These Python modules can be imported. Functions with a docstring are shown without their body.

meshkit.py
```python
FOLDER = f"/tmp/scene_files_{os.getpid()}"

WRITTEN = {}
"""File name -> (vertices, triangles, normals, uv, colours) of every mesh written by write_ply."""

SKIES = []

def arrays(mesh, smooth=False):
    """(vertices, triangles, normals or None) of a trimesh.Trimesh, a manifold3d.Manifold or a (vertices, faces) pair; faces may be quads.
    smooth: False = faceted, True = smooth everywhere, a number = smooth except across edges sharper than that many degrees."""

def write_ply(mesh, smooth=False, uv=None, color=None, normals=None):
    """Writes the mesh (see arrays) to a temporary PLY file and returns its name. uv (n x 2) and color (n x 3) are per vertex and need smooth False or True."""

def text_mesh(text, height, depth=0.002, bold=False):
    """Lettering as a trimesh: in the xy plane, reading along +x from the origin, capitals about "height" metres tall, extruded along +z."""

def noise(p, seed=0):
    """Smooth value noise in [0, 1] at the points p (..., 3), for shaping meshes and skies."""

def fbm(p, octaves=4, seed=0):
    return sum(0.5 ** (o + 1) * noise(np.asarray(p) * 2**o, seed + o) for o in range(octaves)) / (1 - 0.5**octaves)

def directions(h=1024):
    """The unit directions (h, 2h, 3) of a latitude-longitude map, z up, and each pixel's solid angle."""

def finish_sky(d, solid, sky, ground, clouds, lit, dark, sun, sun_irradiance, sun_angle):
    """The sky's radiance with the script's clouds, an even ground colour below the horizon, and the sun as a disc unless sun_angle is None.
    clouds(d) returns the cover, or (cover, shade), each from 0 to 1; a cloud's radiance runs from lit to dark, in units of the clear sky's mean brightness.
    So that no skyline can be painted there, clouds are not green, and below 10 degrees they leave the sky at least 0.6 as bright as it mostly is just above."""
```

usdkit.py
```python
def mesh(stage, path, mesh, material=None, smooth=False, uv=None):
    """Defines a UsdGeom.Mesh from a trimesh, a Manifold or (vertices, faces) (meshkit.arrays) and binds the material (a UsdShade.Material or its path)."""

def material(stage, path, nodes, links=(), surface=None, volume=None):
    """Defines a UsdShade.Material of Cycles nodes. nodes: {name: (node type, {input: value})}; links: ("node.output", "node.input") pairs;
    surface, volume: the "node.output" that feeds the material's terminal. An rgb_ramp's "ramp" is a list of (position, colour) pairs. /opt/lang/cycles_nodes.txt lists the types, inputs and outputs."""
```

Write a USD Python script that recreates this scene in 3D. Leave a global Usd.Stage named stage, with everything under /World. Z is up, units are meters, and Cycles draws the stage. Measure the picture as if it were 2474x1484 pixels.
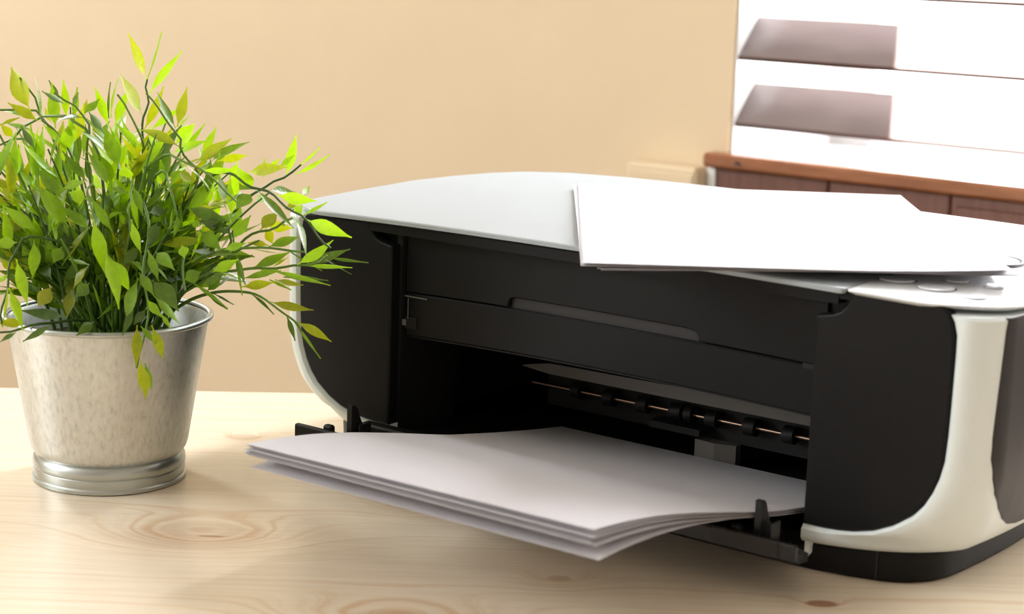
import math
import numpy as np, trimesh, manifold3d
import usdkit, meshkit
from pxr import Usd, UsdGeom, UsdLux, UsdShade, Gf, Sdf
import mapbox_earcut

stage = Usd.Stage.CreateInMemory()
UsdGeom.SetStageUpAxis(stage, "Z")
UsdGeom.SetStageMetersPerUnit(stage, 1.0)
UsdGeom.Xform.Define(stage, "/World")
UsdGeom.Scope.Define(stage, "/World/Looks")
rng = np.random.default_rng(11)
TZ = 0.74                                   # height of the table top
YAW = -0.6418                               # the window wall and the printer are turned by this angle
E = np.array([math.cos(YAW), math.sin(YAW), 0.0])   # along the window wall, towards the right
N = np.array([-math.sin(YAW), math.cos(YAW), 0.0])  # through the window wall, towards outdoors


def room(s, q, z):
    """A point of the room: s along the window wall, q towards it, z up."""
    return s * E + q * N + np.array([0, 0, z])


# ------------------------------------------------------------------ camera, sky, sun, window light, exposure
PITCH, ROLL, EYE = 0.1937, 0.0339, TZ + 0.309
c_, s_ = math.cos(PITCH), math.sin(PITCH)
rt, up, fw = np.array([1.0, 0, 0]), np.array([0, s_, c_]), np.array([0, c_, -s_])
right = math.cos(ROLL) * rt + math.sin(ROLL) * up
upv = -math.sin(ROLL) * rt + math.cos(ROLL) * up
cam = UsdGeom.Camera.Define(stage, "/World/camera")
m4 = np.eye(4)
m4[0, :3], m4[1, :3], m4[2, :3], m4[3, :3] = right, upv, -fw, (0, 0, EYE)
cam.AddTransformOp().Set(Gf.Matrix4d(*m4.ravel().tolist()))
cam.CreateHorizontalApertureAttr(36.0)
cam.CreateVerticalApertureAttr(36.0 * 1484 / 2474)
cam.CreateFocalLengthAttr(36.0 * 4470 / 2474)
cam.CreateClippingRangeAttr((0.05, 200.0))
cam.CreateFStopAttr(10.0)
cam.CreateFocusDistanceAttr(1.07)
cam.CreateExposureAttr(0.0)

sky = UsdLux.DomeLight.Define(stage, "/World/sky")
sky.CreateIntensityAttr(2.4)
sky.CreateColorAttr((0.93, 0.97, 1.0))

sun = UsdLux.DistantLight.Define(stage, "/World/sun")
sun.CreateIntensityAttr(42.0)
sun.CreateNormalizeAttr(True)
sun.CreateAngleAttr(0.6)
sun.CreateColorAttr((1.0, 0.97, 0.92))
el = math.radians(66)
sd = math.cos(el) * (0.41 * E - 0.912 * N) + np.array([0, 0, -math.sin(el)])     # the way sunlight travels


def aim(light, pos, direction):
    z = -np.asarray(direction, float) / np.linalg.norm(direction)
    x = np.cross([0, 0, 1.0], z); x /= np.linalg.norm(x)
    y = np.cross(z, x)
    a = np.eye(4); a[0, :3], a[1, :3], a[2, :3], a[3, :3] = x, y, z, pos
    light.AddTransformOp().Set(Gf.Matrix4d(*a.ravel().tolist()))


aim(sun, (0, 0, 5), sd)


def window_light(name, pos, direction, w, h, power, color):
    l = UsdLux.RectLight.Define(stage, "/World/" + name)
    l.CreateWidthAttr(w); l.CreateHeightAttr(h); l.CreateIntensityAttr(power); l.CreateColorAttr(color)
    aim(l, pos, direction)


# daylight entering by the windows that the photograph does not show
window_light("window_light_narrow", room(-2.56, 1.16, 1.65), E * 0.85 - N * 0.5 + np.array([0, 0, -0.45]), 0.22, 1.1, 31.0, (0.93, 0.985, 1.03))
window_light("window_light_back", room(-0.79, 1.525 + 0.34, 1.42), -N + np.array([0, 0, -0.3]), 0.10, 1.1, 76.0, (0.92, 0.98, 1.06))
window_light("window_light_wide", room(-2.56, -1.15, 1.80), E * 0.93 + N * 0.30 - np.array([0, 0, 0.35]), 1.6, 1.3, 12.0, (0.94, 0.985, 1.01))

# ------------------------------------------------------------------ materials
LOOKS = "/World/Looks/"


def plain(name, color, rough=0.5, spec=0.5, metal=0.0, coat=0.0, bump=None):
    n = {"p": ("principled_bsdf", {"base_color": color, "roughness": rough, "specular_ior_level": spec, "metallic": metal, "coat_weight": coat})}
    l = []
    if bump:
        n |= {"g": ("geometry", {}), "n": ("noise_texture", {"scale": bump[0], "detail": 3}), "b": ("bump", {"strength": bump[1], "distance": bump[2]})}
        l = [("g.position", "n.vector"), ("n.fac", "b.height"), ("b.normal", "p.normal")]
    return usdkit.material(stage, LOOKS + name, n, l, surface="p.BSDF")


def noisy(name, c1, c2, scale, rough, stretch=(1, 1, 1), spec=0.5, bump=0.0, dist=0.001, detail=4, metal=0.0, lo=0.35, hi=0.65, coat=0.0):
    n = {"g": ("geometry", {}), "m": ("mapping", {"scale": stretch}), "n": ("noise_texture", {"scale": scale, "detail": detail}),
         "r": ("rgb_ramp", {"ramp": [(lo, c1), (hi, c2)]}), "p": ("principled_bsdf", {"roughness": rough, "specular_ior_level": spec, "metallic": metal, "coat_weight": coat})}
    l = [("g.position", "m.vector"), ("m.vector", "n.vector"), ("n.fac", "r.fac"), ("r.color", "p.base_color")]
    if bump:
        n["b"] = ("bump", {"strength": bump, "distance": dist}); l += [("n.fac", "b.height"), ("b.normal", "p.normal")]
    return usdkit.material(stage, LOOKS + name, n, l, surface="p.BSDF")


M = {}
M["wall"] = noisy("wall_paint", (0.77, 0.62, 0.42), (0.785, 0.635, 0.432), 9, 0.75, spec=0.25, bump=0.15, dist=0.002)
M["dim_wall"] = plain("taupe_paint", (0.60, 0.54, 0.48), 0.8, 0.2)
M["white_wall"] = plain("white_paint", (0.80, 0.77, 0.72), 0.7, 0.3)
M["floor"] = noisy("floor_boards", (0.17, 0.115, 0.075), (0.23, 0.16, 0.105), 7, 0.45, stretch=(1, 9, 1))
M["frame"] = plain("window_paint", (0.85, 0.85, 0.84), 0.35)
M["sill"] = plain("sill_paint", (0.64, 0.66, 0.69), 0.3, bump=(60, 0.1, 0.001))
M["slat"] = noisy("slat_wood", (0.165, 0.122, 0.115), (0.185, 0.14, 0.13), 6, 0.30, stretch=(3, 3, 10), detail=1, spec=0.7, coat=0.25)
M["slat_edge"] = plain("slat_edge_wood", (0.060, 0.022, 0.012), 0.5, 0.3)
M["rail"] = noisy("rail_wood", (0.23, 0.078, 0.026), (0.32, 0.118, 0.045), 10, 0.4, stretch=(2, 2, 12))
M["board"] = noisy("board_wood", (0.13, 0.05, 0.035), (0.17, 0.072, 0.05), 16, 0.45, stretch=(9, 9, 1.2))
M["plug"] = plain("cord_plug", (0.06, 0.045, 0.04), 0.5)
M["white"] = plain("white_plastic", (0.79, 0.845, 0.835), 0.34, 0.5, bump=(900, 0.06, 0.0004))
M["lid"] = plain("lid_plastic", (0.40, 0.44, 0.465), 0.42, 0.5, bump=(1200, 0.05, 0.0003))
M["black"] = plain("black_plastic", (0.0065, 0.0062, 0.006), 0.46, 0.17, bump=(1600, 0.12, 0.0003))
M["charcoal"] = plain("charcoal_plastic", (0.022, 0.019, 0.019), 0.5, 0.35, bump=(1600, 0.12, 0.0003))
M["dark"] = plain("dark_interior", (0.008, 0.0075, 0.007), 0.55, 0.35)
M["grey"] = plain("grey_plastic", (0.13, 0.118, 0.105), 0.5)
M["tray"] = plain("tray_plastic", (0.014, 0.0135, 0.0135), 0.42, 0.35)
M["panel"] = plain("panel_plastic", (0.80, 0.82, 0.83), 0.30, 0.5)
M["key"] = plain("button_plastic", (0.84, 0.85, 0.87), 0.2, 0.5)
M["ring"] = plain("ring_grey", (0.11, 0.11, 0.125), 0.35)
M["steel"] = plain("steel_shaft", (0.45, 0.31, 0.22), 0.42, 0.5, metal=1.0)
M["soil"] = noisy("potting_soil", (0.012, 0.008, 0.005), (0.05, 0.032, 0.02), 160, 0.9, bump=0.6, dist=0.003)
M["stem"] = noisy("stem_green", (0.075, 0.17, 0.012), (0.14, 0.26, 0.02), 40, 0.42)
M["stem_dark"] = noisy("stem_dark_green", (0.032, 0.085, 0.010), (0.07, 0.14, 0.015), 40, 0.42)


def paper():
    n = {"p": ("principled_bsdf", {"base_color": (0.71, 0.68, 0.70), "roughness": 0.75, "specular_ior_level": 0.2}), "t": ("translucent_bsdf", {"color": (0.80, 0.77, 0.80)}), "x": ("mix_closure", {"fac": 0.14})}
    return usdkit.material(stage, LOOKS + "paper", n, [("p.BSDF", "x.closure1"), ("t.BSDF", "x.closure2")], surface="x.closure")


M["paper"] = paper()


def leaf_material(name, c1, c2, t, rough, mixf):
    n = {"g": ("geometry", {}), "n": ("noise_texture", {"scale": 320, "detail": 4}), "f": ("noise_texture", {"scale": 900, "detail": 2}), "r": ("rgb_ramp", {"ramp": [(0.35, c1), (0.65, c2)]}),
         "b": ("bump", {"strength": 0.25, "distance": 0.0006}), "p": ("principled_bsdf", {"roughness": rough, "specular_ior_level": 0.6, "coat_weight": 0.35, "coat_roughness": 0.22}), "t": ("translucent_bsdf", {"color": t}), "x": ("mix_closure", {"fac": mixf})}
    l = [("g.position", "n.vector"), ("g.position", "f.vector"), ("n.fac", "r.fac"), ("r.color", "p.base_color"), ("f.fac", "b.height"), ("b.normal", "p.normal"), ("p.BSDF", "x.closure1"), ("t.BSDF", "x.closure2")]
    return usdkit.material(stage, LOOKS + name, n, l, surface="x.closure")


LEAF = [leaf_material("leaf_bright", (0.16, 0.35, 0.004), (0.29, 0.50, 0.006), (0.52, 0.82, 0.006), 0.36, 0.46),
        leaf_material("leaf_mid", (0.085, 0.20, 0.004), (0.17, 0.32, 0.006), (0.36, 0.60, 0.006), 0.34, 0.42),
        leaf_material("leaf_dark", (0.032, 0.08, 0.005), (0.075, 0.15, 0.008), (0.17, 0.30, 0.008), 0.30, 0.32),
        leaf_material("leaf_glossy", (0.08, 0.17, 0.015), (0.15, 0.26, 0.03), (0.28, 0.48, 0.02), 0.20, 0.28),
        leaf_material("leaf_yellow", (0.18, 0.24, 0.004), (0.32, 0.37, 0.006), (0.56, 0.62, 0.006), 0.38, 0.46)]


def glass():
    n = {"t": ("transparent_bsdf", {}), "g": ("glossy_bsdf", {"roughness": 0.02, "color": (0.9, 0.9, 0.9)}), "f": ("layer_weight", {"blend": 0.5}), "k": ("math", {"math_type": "power", "value2": 5.0}), "a": ("math", {"math_type": "multiply_add", "value2": 0.7, "value3": 0.04}), "x": ("mix_closure", {})}
    return usdkit.material(stage, LOOKS + "window_glass", n, [("f.facing", "k.value1"), ("k.value", "a.value1"), ("a.value", "x.fac"), ("t.BSDF", "x.closure1"), ("g.BSDF", "x.closure2")], surface="x.closure")


M["glass"] = glass()


def zinc():
    n = {"g": ("geometry", {}), "m": ("mapping", {"scale": (1, 1, 0.42)}), "v": ("noise_texture", {"scale": 420, "detail": 4, "roughness": 0.6}), "k": ("noise_texture", {"scale": 30, "detail": 2}),
         "r": ("rgb_ramp", {"ramp": [(0.28, (0.50, 0.50, 0.465)), (0.46, (0.63, 0.64, 0.61)), (0.70, (0.70, 0.715, 0.69))]}),
         "q": ("map_range", {"from_min": 0.3, "from_max": 0.7, "to_min": 0.36, "to_max": 0.50}), "b": ("bump", {"strength": 0.10, "distance": 0.0008}),
         "p": ("principled_bsdf", {"metallic": 0.92})}
    l = [("g.position", "m.vector"), ("m.vector", "v.vector"), ("g.position", "k.vector"), ("v.fac", "r.fac"), ("r.color", "p.base_color"), ("k.fac", "q.value"), ("q.result", "p.roughness"), ("v.fac", "b.height"), ("b.normal", "p.normal")]
    return usdkit.material(stage, LOOKS + "galvanised_zinc", n, l, surface="p.BSDF")


M["zinc"] = zinc()
M["zinc_bright"] = plain("bare_zinc", (0.48, 0.51, 0.49), 0.34, metal=1.0)

KNOTS = [  # x, y, half length, half width (of the grain swirl), strength, heart darkness, heart half length
    (-0.160, 0.925, 0.056, 0.034, 0.066, 0.22, 0.038), (-0.153, 0.925, 0.010, 0.002, 0.0, 0.95, 0.0075), (-0.166, 1.121, 0.016, 0.012, 0.020, 0.30, 0.011), (0.155, 0.854, 0.012, 0.008, 0.014, 0.95, 0.0078),
    (-0.047, 0.990, 0.024, 0.020, 0.036, 0.40, 0.012), (-0.050, 0.815, 0.050, 0.030, 0.055, 0.25, 0.02), (0.028, 0.878, 0.020, 0.014, 0.024, 0.40, 0.006), (-0.36, 0.99, 0.03, 0.02, 0.035, 0.4, 0.015)]


def table_wood():
    n, l = {}, []
    n["g"] = ("geometry", {}); n["s"] = ("separate_xyz", {}); l.append(("g.position", "s.vector"))
    n["wm"] = ("mapping", {"scale": (5, 16, 5)}); n["wn"] = ("noise_texture", {"scale": 1.0, "detail": 3}); l += [("g.position", "wm.vector"), ("wm.vector", "wn.vector")]
    n["f0"] = ("math", {"math_type": "multiply_add", "value2": 0.035}); l += [("wn.fac", "f0.value1"), ("s.y", "f0.value3")]
    last, heart = "f0.value", None
    for i, (x, y, a, b, k, h, hl) in enumerate(KNOTS):
        n[f"o{i}"] = ("vector_math", {"math_type": "subtract", "vector2": (x, y, TZ)})
        n[f"c{i}"] = ("vector_math", {"math_type": "multiply", "vector2": (1 / a, 1 / b, 0)})
        n[f"d{i}"] = ("vector_math", {"math_type": "dot_product"})
        n[f"e{i}"] = ("math", {"math_type": "multiply", "value2": -1.0})
        n[f"x{i}"] = ("math", {"math_type": "exponent"})
        n[f"a{i}"] = ("math", {"math_type": "multiply_add", "value2": k})
        l += [("g.position", f"o{i}.vector1"), (f"o{i}.vector", f"c{i}.vector1"), (f"c{i}.vector", f"d{i}.vector1"), (f"c{i}.vector", f"d{i}.vector2"), (f"d{i}.value", f"e{i}.value1"), (f"e{i}.value", f"x{i}.value1"), (f"x{i}.value", f"a{i}.value1"), (last, f"a{i}.value3")]
        last = f"a{i}.value"
        # heart of the knot
        n[f"hc{i}"] = ("vector_math", {"math_type": "multiply", "vector2": (1 / hl, 1 / (hl * b / a * 0.9), 0)})
        n[f"hd{i}"] = ("vector_math", {"math_type": "length"})
        n[f"hm{i}"] = ("map_range", {"range_type": "smoothstep", "from_min": 1.25, "from_max": 0.75, "to_min": 0.0, "to_max": h, "clamp": True})
        l += [(f"o{i}.vector", f"hc{i}.vector1"), (f"hc{i}.vector", f"hd{i}.vector1"), (f"hd{i}.value", f"hm{i}.value")]
        if heart is None:
            heart = f"hm{i}.result"
        else:
            n[f"hx{i}"] = ("math", {"math_type": "maximum"}); l += [(heart, f"hx{i}.value1"), (f"hm{i}.result", f"hx{i}.value2")]; heart = f"hx{i}.value"
    n["w1"] = ("math", {"math_type": "multiply", "value2": 190.0}); l.append((last, "w1.value1"))
    n["rings"] = ("noise_texture", {"dimensions": "1D", "scale": 1.0, "detail": 2.5, "roughness": 0.6}); l.append(("w1.value", "rings.w"))
    n["fm"] = ("mapping", {"scale": (14, 420, 14)}); n["fine"] = ("noise_texture", {"scale": 1.0, "detail": 2}); l += [("g.position", "fm.vector"), ("fm.vector", "fine.vector")]
    n["r1"] = ("rgb_ramp", {"ramp": [(0.25, (0.79, 0.615, 0.43)), (0.42, (0.86, 0.73, 0.555)), (0.75, (0.87, 0.75, 0.59))]}); l.append(("rings.fac", "r1.fac"))
    n["r2"] = ("rgb_ramp", {"ramp": [(0.35, (0.93, 0.92, 0.90)), (0.65, (1.0, 1.0, 1.0))]}); l.append(("fine.fac", "r2.fac"))
    n["mx"] = ("mix", {"mix_type": "multiply", "fac": 1.0}); l += [("r1.color", "mx.color1"), ("r2.color", "mx.color2")]
    n["mk"] = ("mix", {"mix_type": "mix", "color2": (0.36, 0.165, 0.075)}); l += [("mw.color", "mk.color1"), (heart, "mk.fac")]
    tot = None
    for i in range(len(KNOTS)):
        if tot is None:
            tot = f"x{i}.value"
        else:
            n[f"t{i}"] = ("math", {"math_type": "add"}); l += [(tot, f"t{i}.value1"), (f"x{i}.value", f"t{i}.value2")]; tot = f"t{i}.value"
    n["ri"] = ("map_range", {"range_type": "smoothstep", "from_min": 0.62, "from_max": 0.30, "to_min": 0.12, "to_max": 1.0, "clamp": True}); l.append(("rings.fac", "ri.value"))
    n["sw"] = ("math", {"math_type": "multiply", "use_clamp": True}); l += [(tot, "sw.value1"), ("ri.result", "sw.value2")]
    n["s2"] = ("math", {"math_type": "multiply", "value2": 0.85, "use_clamp": True}); l.append(("sw.value", "s2.value1"))
    n["mw"] = ("mix", {"mix_type": "mix", "color2": (0.67, 0.455, 0.26)}); l += [("mx.color", "mw.color1"), ("s2.value", "mw.fac")]
    n["b"] = ("bump", {"strength": 0.06, "distance": 0.0006}); l.append(("fine.fac", "b.height"))
    n["p"] = ("principled_bsdf", {"roughness": 0.30, "specular_ior_level": 0.55}); l += [("mk.color", "p.base_color"), ("b.normal", "p.normal")]
    return usdkit.material(stage, LOOKS + "pale_pine", n, l, surface="p.BSDF")


M["table"] = table_wood()

# ------------------------------------------------------------------ helpers
taken = set()


def numbered(path):
    if path not in taken:
        taken.add(path); return path
    k = 1
    while f"{path}_{k:03d}" in taken:
        k += 1
    p = f"{path}_{k:03d}"; taken.add(p); return p


def keys(prim, label=None, cat=None, group=None, kind=None):
    for k, v in (("label", label), ("category", cat), ("group", group), ("kind", kind)):
        if v:
            prim.SetCustomDataByKey(k, v)
    return prim


def thing(name, label, cat, loc=(0, 0, 0), rot=0.0, group=None, kind=None):
    path = numbered("/World/" + name)
    x = UsdGeom.Xform.Define(stage, path)
    x.AddTranslateOp().Set(Gf.Vec3d(*map(float, loc)))
    if rot:
        x.AddRotateZOp().Set(math.degrees(rot))
    keys(x.GetPrim(), label, cat, group, kind)
    return path


def obj(name, mesh, mat, parent="/World", smooth=30, label=None, kind=None, cat=None, group=None):
    path = numbered(f"{parent}/{name}")
    m = usdkit.mesh(stage, path, mesh, M[mat] if isinstance(mat, str) else mat, smooth=smooth)
    m.CreateDoubleSidedAttr(True)
    keys(m.GetPrim(), label, cat, group, kind)
    return path


def box(x0, x1, y0, y1, z0, z1, r=0.0):
    """A box, with its edges chamfered by r."""
    if r <= 0:
        b = trimesh.creation.box((x1 - x0, y1 - y0, z1 - z0)); b.apply_translation(((x0 + x1) / 2, (y0 + y1) / 2, (z0 + z1) / 2)); return b
    pts = []
    for ix, iy, iz in np.ndindex(2, 2, 2):
        p = np.array([(x0, x1)[ix], (y0, y1)[iy], (z0, z1)[iz]]); sgn = np.array([1 - 2 * ix, 1 - 2 * iy, 1 - 2 * iz]) * r
        pts += [p + sgn * (0, 1, 1), p + sgn * (1, 0, 1), p + sgn * (1, 1, 0)]
    return trimesh.convex.convex_hull(np.array(pts))


def join(*parts):
    return trimesh.util.concatenate(list(parts))


def rbox(s0, s1, q0, q1, z0, z1, r=0.0):
    """A box in room axes."""
    b = box(s0, s1, q0, q1, z0, z1, r)
    v = b.vertices
    b.vertices = v[:, :1] * E + v[:, 1:2] * N + v[:, 2:] * np.array([0, 0, 1.0])
    return b


def lathe(profile, n=96):
    """A closed or open profile of (r, z) turned about the z axis."""
    p = np.asarray(profile, float); a = np.arange(n) * 2 * np.pi / n
    v = np.stack([p[:, None, 0] * np.cos(a), p[:, None, 0] * np.sin(a), np.repeat(p[:, 1:], n, 1)], -1).reshape(-1, 3)
    i, j = np.meshgrid(np.arange(len(p) - 1), np.arange(n), indexing="ij")
    f = np.stack([i * n + j, i * n + (j + 1) % n, (i + 1) * n + (j + 1) % n, (i + 1) * n + j], -1).reshape(-1, 4)
    return trimesh.Trimesh(v, np.vstack([f[:, [0, 1, 2]], f[:, [0, 2, 3]]]), process=False)


def loft(rings, cap=True):
    """Rings of equal point count, joined into a closed solid."""
    R = np.asarray(rings, float); k, n = R.shape[:2]
    v = R.reshape(-1, 3)
    i, j = np.meshgrid(np.arange(k - 1), np.arange(n), indexing="ij")
    f = np.stack([i * n + j, i * n + (j + 1) % n, (i + 1) * n + (j + 1) % n, (i + 1) * n + j], -1).reshape(-1, 4)
    f = np.vstack([f[:, [0, 1, 2]], f[:, [0, 2, 3]]])
    if cap:
        v = np.vstack([v, R[0].mean(0), R[-1].mean(0)]); c0, c1 = k * n, k * n + 1; j = np.arange(n); j2 = (j + 1) % n
        f = np.vstack([f, np.stack([j2, j, np.full(n, c0)], 1), np.stack([(k - 1) * n + j, (k - 1) * n + j2, np.full(n, c1)], 1)])
    m = trimesh.Trimesh(v, f, process=False)
    if m.volume < 0:
        m.invert()
    return m


def offset(poly, by):
    """Moves a closed outline outwards, vertex by vertex."""
    p = np.asarray(poly, float)
    area = 0.5 * np.sum(p[:, 0] * np.roll(p[:, 1], -1) - np.roll(p[:, 0], -1) * p[:, 1])
    t = np.roll(p, -1, 0) - np.roll(p, 1, 0)
    t1, t0 = np.roll(p, -1, 0) - p, p - np.roll(p, 1, 0)
    n1, n0 = (np.stack([t[:, 1], -t[:, 0]], 1) / (np.linalg.norm(t, axis=1, keepdims=True) + 1e-12) for t in (t1, t0))
    n = n1 + n0; n /= np.maximum(np.linalg.norm(n, axis=1, keepdims=True), 1e-9)
    n /= np.maximum((n * n1).sum(1, keepdims=True), 0.5)
    return p + n * by * np.sign(area)


def plate(poly, layers):
    """A flat-faced piece whose outline lies in (u, z); layers: (depth, outline offset), from the front to the back."""
    p = np.asarray(poly, float); rings = []
    for d, o in layers:
        q = offset(p, o) if o else p
        rings.append(np.stack([q[:, 0], np.full(len(q), d), q[:, 1]], 1))
    n = len(p); body = loft(rings, cap=False)
    tri = mapbox_earcut.triangulate_float64(p, np.array([n], np.uint32)).reshape(-1, 3).astype(int)
    f = np.vstack([body.faces, tri, tri[:, ::-1] + (len(rings) - 1) * n])
    m = trimesh.Trimesh(body.vertices, f, process=False); trimesh.repair.fix_normals(m)
    return m


def rounded(points, radii, n=6):
    """A polygon with its corners rounded."""
    P, out = [np.array(p, float) for p in points], []
    for i, p in enumerate(P):
        r = radii[i] if hasattr(radii, "__len__") else radii
        if r <= 0:
            out.append(p); continue
        a, b = P[i - 1] - p, P[(i + 1) % len(P)] - p
        la, lb = np.linalg.norm(a), np.linalg.norm(b); r_ = min(r, la * 0.49, lb * 0.49)
        s, e = p + a / la * r_, p + b / lb * r_
        for t in np.linspace(0, 1, n):
            out.append((1 - t) ** 2 * s + 2 * t * (1 - t) * p + t * t * e)
    return np.array(out)


def solid(m):
    return manifold3d.Manifold(manifold3d.Mesh(np.asarray(m.vertices, np.float32), np.asarray(m.faces, np.uint32)))


def tri(man):
    k = man.to_mesh(); return trimesh.Trimesh(np.array(k.vert_properties[:, :3]), np.array(k.tri_verts), process=False)


def tube(points, r0, r1, sides=6, sub=3):
    """A round stem along a smooth curve through the points."""
    p = np.asarray(points, float)
    if len(p) > 2:
        from scipy.interpolate import CubicSpline
        t = np.r_[0, np.cumsum(np.maximum(np.linalg.norm(np.diff(p, axis=0), axis=1), 1e-6))]
        p = CubicSpline(t, p)(np.linspace(0, t[-1], (len(p) - 1) * sub + 1))
    t = np.gradient(p, axis=0); t /= np.linalg.norm(t, axis=1, keepdims=True) + 1e-12
    ref = np.array([0.3, 1.0, 0.1]); a = np.cross(t, ref); a /= np.linalg.norm(a, axis=1, keepdims=True) + 1e-12
    b = np.cross(t, a); ang = np.arange(sides) * 2 * np.pi / sides; r = np.linspace(r0, r1, len(p))
    rings = p[:, None] + r[:, None, None] * (np.cos(ang)[None, :, None] * a[:, None] + np.sin(ang)[None, :, None] * b[:, None])
    return loft(rings)

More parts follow.
